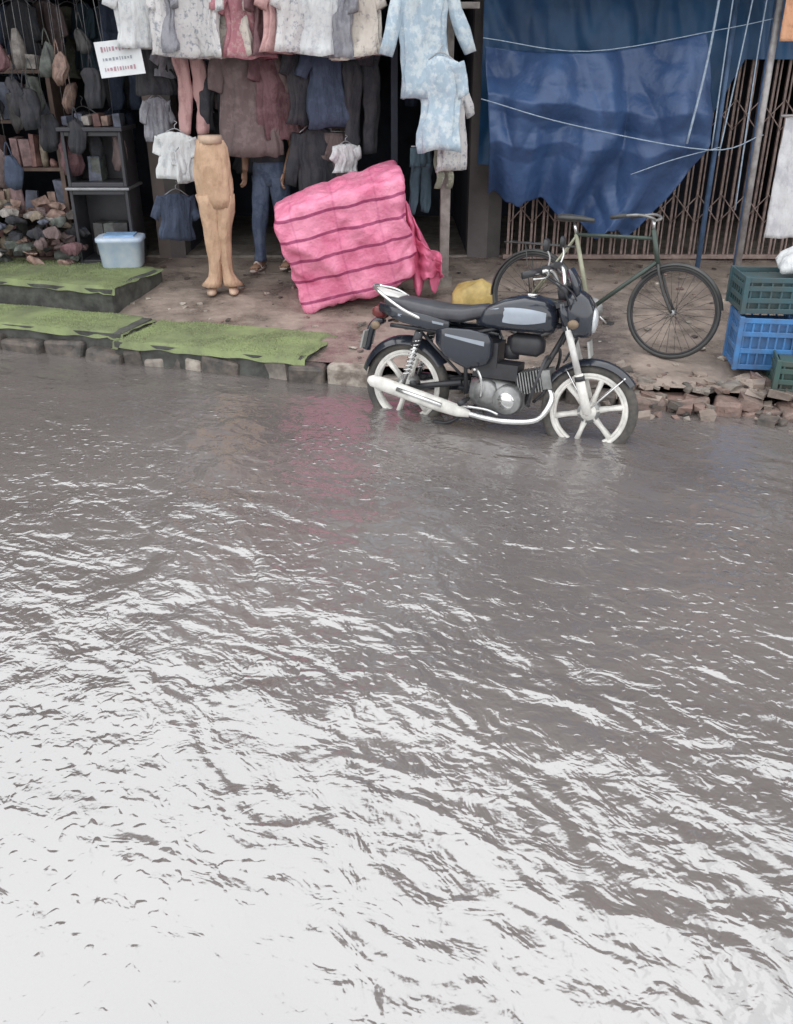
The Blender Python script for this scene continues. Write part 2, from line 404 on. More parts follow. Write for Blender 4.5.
M_or=fabric('orange_cloth',(.62,.33,.20),(.5,.25,.15),7,.5)
b=MB(); b.grid(lambda u,v:(3.32+.6*u,8.36+.03*math.sin(u*14+v*2)+.02*noise.noise(Vector((u*5,v*5,0))),1.76-1.0*v),20,30,M_white); b.tube([(3.27,8.36,1.77),(3.97,8.36,1.77)],.012,M_pole); b.obj('white_banner',solid=.003)
b=MB(); b.grid(lambda u,v:(3.10+.5*u,8.2+.03*math.sin(u*12+v*2),2.95-.62*v),20,24,M_or); b.tube([(3.05,8.2,2.96),(3.65,8.2,2.96)],.012,M_pole); b.obj('orange_banner',solid=.003)

# ---------------------------------------------------------------- garments
F=dict(
 white=fabric('cloth_white',(.62,.63,.64),(.48,.50,.53),14,.58),
 whitep=fabric('cloth_white_print',(.58,.56,.56),(.27,.29,.33),24,.58),
 lblue=fabric('cloth_light_blue',(.36,.45,.53),(.52,.58,.62),12,.52),
 pink=fabric('cloth_pink',(.52,.32,.31),(.42,.24,.24),6,.55),
 dpink=fabric('cloth_dark_pink',(.38,.16,.19),(.45,.29,.29),26,.56),
 brown=fabric('cloth_brown',(.14,.10,.10),(.19,.14,.14),10,.55),
 navy=fabric('cloth_navy',(.045,.06,.10),(.06,.08,.13),10,.55),
 teal=fabric('cloth_teal',(.06,.10,.13),(.05,.08,.10),10,.55),
 grey=fabric('cloth_grey',(.27,.27,.30),(.19,.19,.22),8,.5),
 black=fabric('cloth_black',(.03,.032,.04),(.045,.043,.05),8,.5),
 tan=fabric('cloth_tan',(.52,.35,.24),(.44,.29,.19),5,.55,bump=.005),
 olive=fabric('cloth_olive',(.20,.20,.16),(.36,.35,.3),26,.57),
 maroon=fabric('cloth_maroon',(.13,.065,.075),(.18,.10,.11),9,.5),
 cream=fabric('cloth_cream',(.54,.49,.44),(.33,.29,.28),20,.58),
 jeans=fabric('cloth_denim',(.05,.07,.12),(.085,.11,.17),7,.52))
M_hang=mat('hanger_wire',(.4,.4,.42),.4,.6)
def shirt(x,y,zt,c,yaw=0,s=1,long=.68,sleeve=.3,name='hanging_shirt'):
    b=MB(); ph=random.uniform(0,6); m=F[c]; rings=[]
    prof=[(0,.06,.03),(.015,.10,.035),(.04,.17,.042),(.06,.205,.045),(.12,.22,.05),(.18,.215,.052),(.25,.21,.055),(.33,.205,.056),(.4,.21,.058),(.48,.215,.06),(.55,.225,.062),(.62,.235,.066),(.68,.24,.07)]
    for k,(t,hw,dp) in enumerate(prof):
        fm=min(1,t/.3)
        rings.append(((.012*math.sin(t*9+ph),.01*math.sin(t*7+ph),-t/.68*long*s),(hw*s*(1+.03*math.sin(k*1.3+ph)),0,0),(0,dp*s*(1+.3*fm*math.sin(k*.9+ph*2)),0)))
    b.loft(rings,m,56,2.2,.17,6+random.randint(0,3),True,ph,.034*s)
    for sg in (-1,1):
        L_=sleeve*s; sp=random.uniform(.12,.4); rr=[]
        for i in range(8):
            t=i/7; q=Vector((sg*(.16*s+sp*L_*t+.015),.02*math.sin(t*3+ph),-.065*s-L_*t*.95))
            rr.append((q,(.068*s*(1-.15*t),0,.02*sg),(0,.036*s,0)))
        b.loft(rr,m,24,2,.16,4,True,ph+sg,.022*s)
    b.spline([(-.17*s,0,-.05*s),(0,0,.04*s),(.17*s,0,-.05*s)],.005,M_hang,5)
    b.spline([(0,0,.04*s),(0,0,.08*s),(.02,0,.11*s),(0,0,.13*s)],.004,M_hang,5)
    return b.obj(name,(x,y,zt),(random.uniform(-.05,.05),random.uniform(-.07,.07),R(yaw)))
def trousers(x,y,zt,c,yaw=0,s=1,L_=.95,name='hanging_trousers',spread=.01):
    b=MB(); ph=random.uniform(0,6); m=F[c]
    b.loft([((0,0,0),(.16*s,0,0),(0,.04,0)),((0,0,-.06*s),(.165*s,0,0),(0,.05,0)),((0,0,-.14*s),(.175*s,0,0),(0,.06,0)),((0,0,-.2*s),(.18*s,0,0),(0,.06,0)),((0,0,-.27*s),(.178*s,0,0),(0,.055,0))],m,40,2.4,.14,7,True,ph,.022)
    for sg in (-1,1):
        rr=[]
        for i in range(14):
            t=i/13; rr.append(((sg*(.088*s+spread*t)+.012*math.sin(t*5+ph),.02*math.sin(t*6+ph*2),-.22*s-(L_-.22*s)*t),((.088-.022*t)*s*(1+.06*math.sin(i*1.4+ph)),0,0),(0,(.052-.012*t)*s,0)))
        b.loft(rr,m,28,2.2,.16,4,True,ph+sg,.022)
    b.tube([(-.16*s,0,.01),(.16*s,0,.01)],.006,M_hang,5); b.spline([(0,0,.01),(0,0,.06),(.02,0,.09),(0,0,.11)],.004,M_hang,5)
    return b.obj(name,(x,y,zt),(0,random.uniform(-.04,.04),R(yaw)))
M_rail=mat('steel_rail',(.3,.3,.32),.4,.6)
b=MB(); b.tube([(-2.7,8.45,3.02),(.0,8.45,3.02)],.016,M_rail); b.tube([(-2.7,8.45,3.02),(-2.7,9.3,3.1)],.012,M_rail); b.tube([(0,8.45,3.02),(0,9.3,3.1)],.012,M_rail); b.obj('clothes_rail')
b=MB(); b.tube([(-2.35,8.85,2.52),(-.2,8.85,2.52)],.014,M_rail); b.tube([(-2.35,8.85,2.52),(-2.35,8.85,3.05)],.008,M_rail); b.tube([(-.2,8.85,2.52),(-.2,8.85,3.05)],.008,M_rail); b.obj('clothes_rail')
for x,y,c,yw,s in ((-2.12,8.42,'white',25,.85),(-1.95,8.47,'grey',-55,.9),(-1.76,8.42,'whitep',15,.95),(-1.58,8.44,'whitep',-50,.95),(-1.42,8.48,'cream',-20,.95),(-1.22,8.44,'dpink',30,.95),(-1.08,8.48,'maroon',65,.9),(-.95,8.44,'pink',55,.9),(-.80,8.43,'whitep',38,.9),(-.62,8.43,'white',8,.92),(-.48,8.5,'grey',-50,.95),(-.36,8.44,'cream',-25,.95)):
    shirt(x,y,2.88,c,yw,s,.70)
trousers(-1.82,8.85,2.42,'pink',20,.8,.82); trousers(-1.62,8.95,2.42,'black',30,.9,.8)
shirt(-1.32,8.82,2.40,'brown',8,1.15,.86,.35); shirt(-1.05,8.86,2.40,'maroon',35,1.0,.85,.3)
shirt(-.8,8.87,2.40,'black',40,.9,.8); shirt(-.58,8.85,2.40,'navy',20,.95,.8); trousers(-.30,8.9,2.42,'black',30,1,1.0)
shirt(-2.12,8.85,2.40,'black',40,.8,.6); shirt(-2.0,8.95,2.40,'grey',60,.7,.5)
shirt(-1.98,8.7,1.62,'white',10,.72,.55,.22); shirt(-1.92,8.74,1.50,'white',50,.6,.5,.2); shirt(-2.14,8.8,1.9,'grey',50,.6,.6); shirt(-2.05,8.8,1.1,'navy',30,.7,.6)
for k in range(40):
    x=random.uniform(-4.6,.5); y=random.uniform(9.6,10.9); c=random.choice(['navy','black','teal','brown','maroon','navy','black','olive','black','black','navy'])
    if abs(x+2.4)<.2: continue
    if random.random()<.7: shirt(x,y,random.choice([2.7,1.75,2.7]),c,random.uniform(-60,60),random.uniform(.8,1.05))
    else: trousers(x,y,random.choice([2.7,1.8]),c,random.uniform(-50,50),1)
shirt(-.74,8.9,1.66,'black',20,.9,1.1,.5); trousers(-.60,8.95,1.6,'brown',0,.9,1.15)
shirt(-.46,8.75,1.52,'white',35,.55,.45,.2)
shirt(.22,8.28,2.86,'lblue',12,.95,1.0,.62); shirt(.36,8.22,2.22,'lblue',-20,.78,.92,.34); shirt(.46,8.34,2.0,'whitep',35,.70,.95,.3)
trousers(.42,8.40,1.58,'olive',30,.5,.40)
trousers(.22,8.60,1.5,'teal',20,.6,.55)

# ---------------------------------------------------------------- person standing among the clothes (jeans, dark shirt)
SK=mat('skin',(.26,.15,.10),.5,scale=6,var=.12); HR=mat('hair',(.02,.018,.016),.5,scale=30); SND=mat('sandal_strap',(.5,.42,.38),.6)
b=MB()
b.loft([((0,.01,.76),(.145,0,0),(0,.10,0)),((0,.01,.84),(.172,0,0),(0,.12,0)),((0,.005,.92),(.168,0,0),(0,.115,0)),((0,0,1.0),(.15,0,0),(0,.10,0)),((0,0,1.04),(.148,0,0),(0,.098,0))],F['jeans'],32,2.3,.04,7,True,0,.01)
for sg,st in ((-1,-.10),(1,.08)):
    rr=[]
    for t,r_ in ((0,.098),(.1,.095),(.25,.085),(.4,.074),(.5,.068),(.6,.066),(.75,.062),(.88,.058),(.96,.064),(1,.066)):
        z=.84-.77*t; y=.0+st*t+(-.03*math.sin(t*math.pi)); rr.append(((sg*(.085+.03*t),y,z),(r_,0,0),(0,r_*1.05,0)))
    b.loft(rr,F['jeans'],26,2,.07,5,True,sg,.014)
    fx=sg*.118; fy=st
    b.loft([((fx,fy+.06,.05),(.03,0,0),(0,0,.045)),((fx,fy+.03,.055),(.036,0,0),(0,0,.055)),((fx,fy-.05,.04),(.04,0,0),(0,0,.04)),((fx+.005*sg,fy-.12,.03),(.046,0,0),(0,0,.026)),((fx+.006*sg,fy-.17,.024),(.04,0,0),(0,0,.018))],SK,18)
    for k in range(5): b.tube([(fx+(-.034+.017*k),fy-.155,.024),(fx+(-.036+.018*k),fy-.185-.012*(1-abs(k-(1 if sg>0 else 3))/3),.02)],.0095,SK,8)
    b.loft([((fx,fy+.09,.006),(.03,0,0),(0,0,.01)),((fx,fy+.03,.006),(.04,0,0),(0,0,.01)),((fx,fy-.10,.006),(.052,0,0),(0,0,.01)),((fx,fy-.21,.006),(.03,0,0),(0,0,.01))],SND,16)
    b.spline([(fx-.05,fy-.08,.015),(fx,fy-.10,.075),(fx+.05,fy-.08,.015)],.010,SND,8)
b.loft([((0,0,.97),(.165,0,0),(0,.115,0)),((0,0,1.08),(.155,0,0),(0,.108,0)),((0,-.005,1.2),(.165,0,0),(0,.112,0)),((0,-.005,1.3),(.18,0,0),(0,.115,0)),((0,0,1.38),(.195,0,0),(0,.10,0)),((0,.005,1.42),(.165,0,0),(0,.08,0)),((0,.01,1.445),(.09,0,0),(0,.062,0)),((0,.01,1.455),(.062,0,0),(0,.055,0))],F['black'],36,2.4,.05,7,True,2,.014)
b.loft([((0,.01,1.42),(.056,0,0),(0,.055,0)),((0,.005,1.48),(.05,0,0),(0,.052,0)),((0,0,1.53),(.052,0,0),(0,.056,0))],SK,20)
b.loft([((0,-.035,1.485),(.025,0,0),(0,.03,0)),((0,-.025,1.50),(.045,0,0),(0,.055,0)),((0,-.012,1.535),(.062,0,0),(0,.078,0)),((0,-.005,1.575),(.070,0,0),(0,.088,0)),((0,0,1.61),(.073,0,0),(0,.092,0)),((0,.004,1.655),(.072,0,0),(0,.093,0)),((0,.008,1.69),(.058,0,0),(0,.078,0)),((0,.01,1.712),(.03,0,0),(0,.04,0))],SK,28,2.15)
b.loft([((0,-.088,1.62),(.010,0,0),(0,.008,0)),((0,-.10,1.59),(.013,0,0),(0,.014,0)),((0,-.105,1.575),(.017,0,0),(0,.014,0)),((0,-.092,1.565),(.012,0,0),(0,.008,0))],SK,12)
b.loft([((-.024,-.084,1.538),(0,.004,0),(0,0,.004)),((0,-.092,1.54),(0,.007,0),(0,0,.008)),((.024,-.084,1.538),(0,.004,0),(0,0,.004))],mat('lips',(.22,.09,.08),.5),10)
M_eye=mat('eye',(.5,.5,.5),.2)
for sg in (-1,1):
    b.ball((sg*.028,-.082,1.605),(.012,.008,.008),M_eye,10); b.ball((sg*.028,-.089,1.605),(.005,.003,.005),HR,8)
    b.spline([(sg*.012,-.088,1.622),(sg*.03,-.09,1.627),(sg*.048,-.08,1.62)],.004,HR,6)
    b.loft([((sg*.072,.0,1.57),(.006,0,0),(0,.008,0)),((sg*.077,.0,1.59),(.008,0,0),(0,.016,0)),((sg*.078,.004,1.615),(.007,0,0),(0,.018,0)),((sg*.075,.0,1.63),(.004,0,0),(0,.008,0))],SK,12)
b.loft([((0,.035,1.56),(.068,0,0),(0,.062,0)),((0,.03,1.61),(.078,0,0),(0,.072,0)),((0,.022,1.65),(.079,0,0),(0,.082,0)),((0,.008,1.685),(.074,0,0),(0,.090,0)),((0,.008,1.715),(.056,0,0),(0,.07,0)),((0,.01,1.732),(.02,0,0),(0,.03,0))],HR,32,2.1,.03,9,True,0,.01)
for sg in (-1,1):
    sh=Vector((sg*.185,.0,1.37)); el=Vector((sg*.235,.01,1.10)); wr=Vector((sg*.20,-.13,.89))
    b.loft([(sh-Vector((sg*.03,0,-.02)),(.055,0,0),(0,.055,0)),(sh,(.058,0,0),(0,.06,0)),(sh.lerp(el,.5),(.056,0,0),(0,.058,0)),(sh.lerp(el,.75),(.055,0,0),(0,.057,0))],F['black'],20,2,.05,5,True,sg,.008)
    b.tube([sh.lerp(el,.3),sh.lerp(el,.7),el,el.lerp(wr,.3),el.lerp(wr,.75),wr],[.045,.042,.038,.039,.03,.025],SK,16)
    dr=(wr-el).normalized(); s1_=Vector((0,1,0)).cross(dr).normalized(); sd=dr.cross(s1_); pn=s1_
    b.loft([(wr-dr*.01,sd*.024,pn*.018),(wr+dr*.03,sd*.036,pn*.015),(wr+dr*.07,sd*.04,pn*.013),(wr+dr*.088,sd*.036,pn*.010)],SK,16,2.4)
    for k,ln in enumerate((.068,.078,.072,.056)):
        o=wr+dr*.082+sd*(-.028+.0187*k); p1=o+dr*ln*.45-pn*sg*.004; p2=p1+dr*ln*.3-pn*sg*.012; p3=p2+dr*ln*.2-pn*sg*.016
        b.tube([o-dr*.01,o,p1,p2,p3],[.009,.009,.0085,.008,.0065],SK,8)
    o=wr+dr*.03-sd*.03; b.tube([o,o-sd*.018+dr*.025,o-sd*.022+dr*.055,o-sd*.018+dr*.075],[.012,.011,.010,.008],SK,8)
b.obj('person',(-1.19,9.02,.375),(0,0,R(-14)))

# ---------------------------------------------------------------- mannequin
M_foot=mat('mannequin_skin',(.5,.36,.27),.5,scale=5)
b=MB()
b.loft([((0,0,1.30),(.11,0,0),(0,.08,0)),((0,0,1.24),(.135,0,0),(0,.09,0)),((.0,0,1.12),(.155,0,0),(0,.11,0)),((0,0,1.05),(.16,0,0),(0,.115,0)),((0,0,.98),(.16,0,0),(0,.115,0)),((0,0,.90),(.155,0,0),(0,.11,0)),((0,0,.84),(.148,0,0),(0,.105,0)),((0,0,.76),(.135,0,0),(0,.095,0))],F['tan'],48,2.2,.06,9,True,1,.018)
for sg in (-1,1):
    rr=[]
    for t,r_,xo in ((0,.095,.066),(.1,.094,.062),(.2,.09,.058),(.35,.08,.050),(.5,.07,.044),(.6,.068,.042),(.68,.064,.042),(.75,.062,.044),(.82,.058,.048),(.88,.06,.056),(.95,.078,.075),(1,.095,.095)):
        rr.append(((sg*xo,.01*sg,.86-.80*t),(r_,0,0),(0,r_*.95,0)))
    b.loft(rr,F['tan'],28,2,.09,6,True,sg,.018)
    b.loft([((sg*.09,.03,.05),(.035,0,0),(0,.04,0)),((sg*.09,.0,.045),(.04,0,0),(0,.06,0)),((sg*.1,-.03,.02),(.045,0,0),(0,.10,0)),((sg*.1,-.03,0),(.045,0,0),(0,.10,0))],M_foot,16)
b.tube([(0,0,1.28),(0,0,1.34)],[.11,.10],M_foot,24)
b.obj('mannequin',(-1.60,8.33,.28),(0,0,R(8)))

# ---------------------------------------------------------------- pink bundle
def pinkmat():
    m=bpy.data.materials.new('pink_tarpaulin'); m.use_nodes=True; nt=m.node_tree; p=nt.nodes['Principled BSDF']
    p.inputs['Roughness'].default_value=.45
    tc=nt.nodes.new('ShaderNodeTexCoord')
    def wave(dr,sc,ph,dist,width,col):
        w_=nt.nodes.new('ShaderNodeTexWave'); w_.bands_direction=dr; w_.inputs['Scale'].default_value=sc; w_.inputs['Phase Offset'].default_value=ph
        w_.inputs['Distortion'].default_value=dist; w_.inputs['Detail'].default_value=3; w_.inputs['Detail Scale'].default_value=1.3
        nt.links.new(tc.outputs['Object'],w_.inputs['Vector'])
        r=nt.nodes.new('ShaderNodeValToRGB'); e=r.color_ramp.elements
        e[0].position=width*.4; e[0].color=(*col,1); e[1].position=width; e[1].color=(1,1,1,1)
        nt.links.new(w_.outputs['Fac'],r.inputs['Fac']); return r.outputs[0]
    s1=wave('Z',1.75,.6,1.1,.07,(.42,.2,.36)); s2=wave('X',.85,1.0,1.6,.008,(.88,.8,.86))
    n=nt.nodes.new('ShaderNodeTexNoise'); n.inputs['Scale'].default_value=4; n.inputs['Detail'].default_value=6; n.inputs['Roughness'].default_value=.65
    nt.links.new(tc.outputs['Object'],n.inputs['Vector'])
    r3=nt.nodes.new('ShaderNodeValToRGB'); r3.color_ramp.elements[0].color=(.62,.13,.25,1); r3.color_ramp.elements[0].position=.33; r3.color_ramp.elements[1].color=(.80,.28,.42,1); r3.color_ramp.elements[1].position=.62
    nt.links.new(n.outputs['Fac'],r3.inputs['Fac'])
    cur=r3.outputs[0]
    for s_ in (s1,s2):
        mx=nt.nodes.new('ShaderNodeMixRGB'); mx.blend_type='MULTIPLY'; mx.inputs[0].default_value=1
        nt.links.new(cur,mx.inputs[1]); nt.links.new(s_,mx.inputs[2]); cur=mx.outputs[0]
    nt.links.new(cur,p.inputs['Base Color'])
    bp=nt.nodes.new('ShaderNodeBump'); bp.inputs['Distance'].default_value=.05; nt.links.new(n.outputs['Fac'],bp.inputs['Height']); nt.links.new(bp.outputs[0],p.inputs['Normal'])
    return m
M_pk=pinkmat(); M_pk2=mat('pink_cloth',(.72,.18,.31),.5,scale=5,col2=(.55,.10,.20),bump=.02)
b=MB()
def cubegrid(ax,sg,n=26):
    def f(u,v):
        p=[0,0,0]; p[ax]=sg; o=[i for i in range(3) if i!=ax]
        a_=u*2-1; c_=v*2-1
        if sg<0: a_=-a_
        if ax==1: a_=-a_
        p[o[0]]=a_; p[o[1]]=c_
        q=Vector(p)
        k=(abs(q.x)**12+abs(q.y)**12+abs(q.z)**12)**(1/12); q=q/k
        x,y,z=q.x*.55,q.y*.42,q.z*.45
        x*=1+.07*q.z; z+= .05*q.x
        d_=noise.noise(Vector((x*2.2,y*2.2,z*2.2)))*.06+noise.noise(Vector((x*6,y*6,z*6)))*.035-abs(noise.noise(Vector((x*3+z*2,y*4,z*2+4))))*.08+abs(noise.noise(Vector((x*8,y*8,z*8+4))))*.035
        nrm=Vector((q.x,q.y*1.2,q.z)).normalized()
        return Vector((x,y,z))+nrm*d_
    return f
for ax in range(3):
    for sg in (-1,1): b.grid(cubegrid(ax,sg),48,48,M_pk)
b.obj('tarpaulin_wrapped_bundle',(-.43,8.2,.80),(R(4),R(-12),R(5)))
b=MB()
b.grid(lambda u,v:(.03+.14*u*(1+.9*v)+.13*v,8.04+.05*math.sin(u*13+v*3)+.1*u+.06*noise.noise(Vector((u*4,v*6,3))),1.26-.35*u*(1-v)-(.86+.06*math.sin(u*11))*v+.04*noise.noise(Vector((u*4,v*4,1)))),40,50,M_pk2)
b.grid(lambda u,v:(.12+.28*u,8.0+.09*math.sin(u*9)+.07*noise.noise(Vector((u*4,v*6,3)))+.05*v,.86-.2*u-(.38-.2*u)*v+.05*noise.noise(Vector((u*6,v*3,8)))),30,24,M_pk2)
b.obj('pink_cloth',solid=.005)

M_yel=mat('yellow_plastic',(.52,.38,.14),.5,scale=6,var=.3,bump=.01)
b=MB(); b.loft([((0,0,0),(.17,0,0),(0,.12,0)),((0,0,.05),(.19,0,0),(0,.14,0)),((0.01,0,.13),(.19,0,0),(0,.13,0)),((.02,0,.18),(.16,0,0),(0,.11,0)),((.03,0,.21),(.08,0,0),(0,.06,0)),((.03,0,.22),(.04,0,0),(0,.03,0))],M_yel,32,2.8,.12,6,True,0,.04)
b.obj('yellow_sack',(.66,7.9,.25))

# ---------------------------------------------------------------- left shop goods
M_blk=mat('black_plastic',(.04,.04,.048),.4,scale=5)
M_tub=mat('white_tub',(.54,.60,.68),.5,scale=6,col2=(.38,.48,.62)); M_lid=mat('tub_blue_lid',(.25,.4,.62),.5)
goods=[mat('goods_%d'%i,c,.6,scale=12,var=.5) for i,c in enumerate([(.22,.12,.11),(.27,.18,.15),(.32,.29,.27),(.11,.12,.11),(.10,.11,.15),(.25,.16,.16),(.06,.058,.06),(.26,.21,.16)])]
b=MB(); 
for z0,hh in ((0,.68),(.71,.48)):
    for sx in (-1,1):
        b.box((sx*.26,-.2,z0+hh/2),(.03,.03,hh),M_blk); b.box((sx*.27,.02,z0+hh/2),(.012,.40,hh),M_blk)
    b.box((0,.21,z0+hh/2),(.53,.02,hh),M_blk); b.box((0,-.2,z0+hh-.02),(.49,.028,.04),M_blk); b.box((0,-.2,z0+.02),(.49,.028,.04),M_blk)
    b.box((0,.0,z0+.02),(.52,.38,.03),M_blk)
    for q in range(3): b.box((random.uniform(-.15,.15),.05,z0+hh*.3),(random.uniform(.08,.14),.2,hh*.45),random.choice([goods[3],goods[4],goods[6]]),jit=.01)
b.box((0,0,1.21),(.6,.5,.035),M_blk); b.box((0,0,.695),(.6,.5,.025),M_rail)
for q in range(6): b.box((-.22+q*.09,-.05,1.24+.04),(.07,.2,.08+.03*(q%2)),random.choice(goods),(0,0,random.uniform(-.3,.3)),jit=.008)
b.obj('display_cabinet',(-2.80,9.12,.42),bevel=.006)
b=MB(); b.loft([((0,0,0),(.17,0,0),(0,.13,0)),((0,0,.02),(.185,0,0),(0,.14,0)),((0,0,.24),(.205,0,0),(0,.16,0)),((0,0,.25),(.22,0,0),(0,.175,0)),((0,0,.28),(.22,0,0),(0,.175,0)),((0,0,.29),(.2,0,0),(0,.15,0))],M_tub,32,5,0,3,True,0,.004)
b.box((0,0,.295),(.28,.2,.02),M_lid); b.obj('plastic_storage_tub',(-2.62,8.80,.42),(0,0,R(5)))
M_wood=mat('dark_wood',(.12,.08,.065),.7,scale=9)
b=MB()
for zz in (0,.42,.84,1.26,1.68): b.box((0,0,zz),(1.7,.4,.03),M_wood)
for xx in (-.85,.0,.85): b.box((xx,0,.85),(.04,.395,1.75),M_wood)
for zz in (0,.42,.84,1.26,1.68):
    x=-.78
    while x<.75:
        w_=random.uniform(.05,.13); h_=random.uniform(.1,.36); m=random.choice(goods)
        if random.random()<.5: b.box((x+w_/2,-.08+random.uniform(-.04,.04),zz+.016+h_/2),(w_*.9,.16,h_),m,(random.uniform(-.1,.1),random.uniform(-.1,.1),random.uniform(-.3,.3)),jit=.01)
        else: b.loft([((x+w_/2,-.1,zz+.016),(w_*.5,0,0),(0,w_*.5,0)),((x+w_/2,-.1,zz+h_*.3),(w_*.55,0,0),(0,w_*.5,0)),((x+w_/2,-.1,zz+h_*.7),(w_*.5,0,0),(0,w_*.4,0)),((x+w_/2,-.1,zz+h_),(w_*.2,0,0),(0,w_*.2,0))],m,20,2,.15,5,True,x*9,.03)
        x+=w_+.005
b.obj('merchandise_shelf',(-4.05,9.35,.42))
b=MB()
for i in range(110):
    x=random.uniform(-.9,.45); y=random.uniform(-.2,.2); z=random.uniform(0,.6)*(1-abs(x)*.5); m=random.choice(goods+[F['brown'],F['maroon'],F['black']])
    r_=random.uniform(.03,.07)
    if i%3: b.loft([((x,y,z),(r_,0,0),(0,r_*.8,0)),((x,y,z+r_*.5),(r_*1.5,0,0),(0,r_,0)),((x,y,z+r_),(r_*1.3,0,0),(0,r_*.9,0)),((x,y,z+r_*1.4),(r_*.5,0,0),(0,r_*.4,0))],m,22,2.3,.28,5,True,i,.05)
    else: b.box((x,y,z+r_*.6),(r_*2,r_*1.6,r_*1.1),m,(random.uniform(-.5,.5),random.uniform(-.5,.5),random.uniform(0,3)),jit=.015)
b.obj('heap_of_goods',(-3.55,9.0,.40),bevel=.004)
for i in range(22):
    x=-3.95+i*.062+random.uniform(-.04,.04); z=random.uniform(1.35,2.5); m=random.choice([goods[6],goods[1],F['white'],F['brown'],F['black'],F['navy'],goods[3],F['maroon'],F['black']])
    sc=random.uniform(.6,1.2)
    b=MB(); b.loft([((0,0,0),(.03,0,0),(0,.02,0)),((0,0,-.04*sc),(.07*sc,0,0),(0,.03,0)),((.01,0,-.12*sc),(.08*sc,0,0),(0,.04,0)),((0,0,-.22*sc),(.085*sc,0,0),(0,.045,0)),((-.01,0,-.30*sc),(.06*sc,0,0),(0,.03,0))],m,24,2.6,.28,5,True,i,.06)
    b.spline([(-.04,0,-.01),(0,0,.12),(.04,0,-.01)],.005,m,5); b.tube([(0,0,.09),(0,0,2.96-z)],.0015,M_hang,4); b.obj('hanging_bag',(x,8.98+random.uniform(-.12,.12),z),(0,0,random.uniform(-.9,.9)))
M_sign=mat('sign_board',(.68,.70,.72),.5,scale=6,var=.1); M_ink=mat('sign_ink',(.42,.25,.30),.6); M_ink2=mat('sign_ink_grey',(.3,.32,.36),.6)
b=MB(); b.box((0,0,0),(.37,.012,.27),M_sign)
for r_,(y_,hh) in enumerate(((.075,.04),(.0,.03),(-.075,.035))):
    x=-.14
    while x<.11:
        w_=random.uniform(.006,.02); b.box((x+w_/2,-.0085,y_),(w_,.003,hh*random.uniform(.5,1)),M_ink if r_!=1 else M_ink2); x+=w_+.012
b.tube([(-.12,0,.13),(-.10,.0,.85)],.002,M_hang,4); b.tube([(.12,0,.13),(.1,.0,.85)],.002,M_hang,4)
b.obj('price_sign',(-2.31,8.42,2.21),(0,R(-6),R(5)))

# ---------------------------------------------------------------- crates at right
def crate(b,w_,d_,h_,m,nb=7):
    t=.012
    for sg in (-1,1):
        for z in (.02,h_*.36,h_*.68,h_-.025):
            b.box((0,sg*(d_/2),z),(w_,t,.036),m); b.box((sg*(w_/2),0,z),(t,d_-t,.036),m)
        for i in range(nb):
            x=-w_/2+w_*(i+.5)/nb; b.box((x,sg*(d_/2-.003),h_/2),(.014,t*.7,h_-.02),m)
            y=-d_/2+d_*(i+.5)/nb; b.box((sg*(w_/2-.003),y,h_/2),(t*.7,.014,h_-.02),m)
        for s2 in (-1,1): b.box((sg*w_/2,s2*d_/2,h_/2),(.035,.035,h_),m)
    b.box((0,0,.008),(w_-.02,d_-.02,.014),m)
    b.box((0,0,h_*.45),(w_-.06,d_-.06,h_*.8),m)
M_cb=mat('crate_blue',(.06,.22,.50),.5,scale=6,col2=(.07,.14,.28)); M_ct=mat('crate_teal',(.04,.10,.12),.5,scale=6,col2=(.06,.08,.08)); M_cg=mat('crate_green',(.04,.10,.09),.5,scale=6,col2=(.07,.08,.07))
b=MB(); crate(b,.40,.34,.38,M_cb); b.obj('plastic_crate',(2.66,6.42,.20),(0,0,R(-8)),bevel=.003)
b=MB(); crate(b,.50,.38,.26,M_ct); b.obj('plastic_crate',(2.71,6.50,.59),(0,0,R(-4)),bevel=.003)
b=MB(); crate(b,.56,.36,.24,M_cg); b.obj('plastic_crate',(2.94,6.08,.12),(0,0,R(-14)),bevel=.003)
b=MB(); crate(b,.5,.36,.34,M_ct); b.obj('plastic_crate',(3.18,6.47,.19),(0,0,R(4)),bevel=.003)
b=MB(); b.loft([((0,0,0),(.18,0,0),(0,.13,0)),((0,0,.05),(.21,0,0),(0,.16,0)),((.02,0,.10),(.18,0,0),(0,.13,0)),((.06,0,.18),(.13,0,0),(0,.08,0)),((.09,0,.26),(.05,0,0),(0,.03,0))],F['white'],40,2,.14,6,True,0,.07)
b.obj('white_sack',(2.88,6.47,.85))

# ---------------------------------------------------------------- motorcycle
K_blk=mat('bike_black_paint',(.020,.024,.036),.22,scale=3,coat=.6); K_sil=mat('bike_silver_decal',(.34,.38,.44),.3,.3,scale=6,var=.15)
K_alloy=mat('alloy_white',(.72,.70,.66),.45,.0,scale=9,var=.25); K_chr=mat('chrome',(.70,.70,.70),.2,.9,scale=10,var=.15); K_tyre=mat('tyre_rubber',(.05,.048,.046),.75,scale=20,bump=.003,col2=(.10,.09,.08))
K_seat=mat('seat_vinyl',(.06,.06,.07),.35,scale=9,bump=.002); K_eng=mat('engine_alloy',(.38,.38,.38),.4,.5,scale=10,col2=(.2,.2,.2)); K_lens=mat('lamp_glass',(.7,.72,.75),.08,.3)
K_red=mat('tail_red',(.16,.03,.03),.25); K_amb=mat('indicator_lens',(.20,.14,.09),.3); K_plate=mat('number_plate',(.30,.30,.29),.5)
K_fr=mat('frame_black',(.03,.03,.035),.4,scale=10); K_wht=mat('white_plastic',(.64,.63,.61),.4,scale=8)
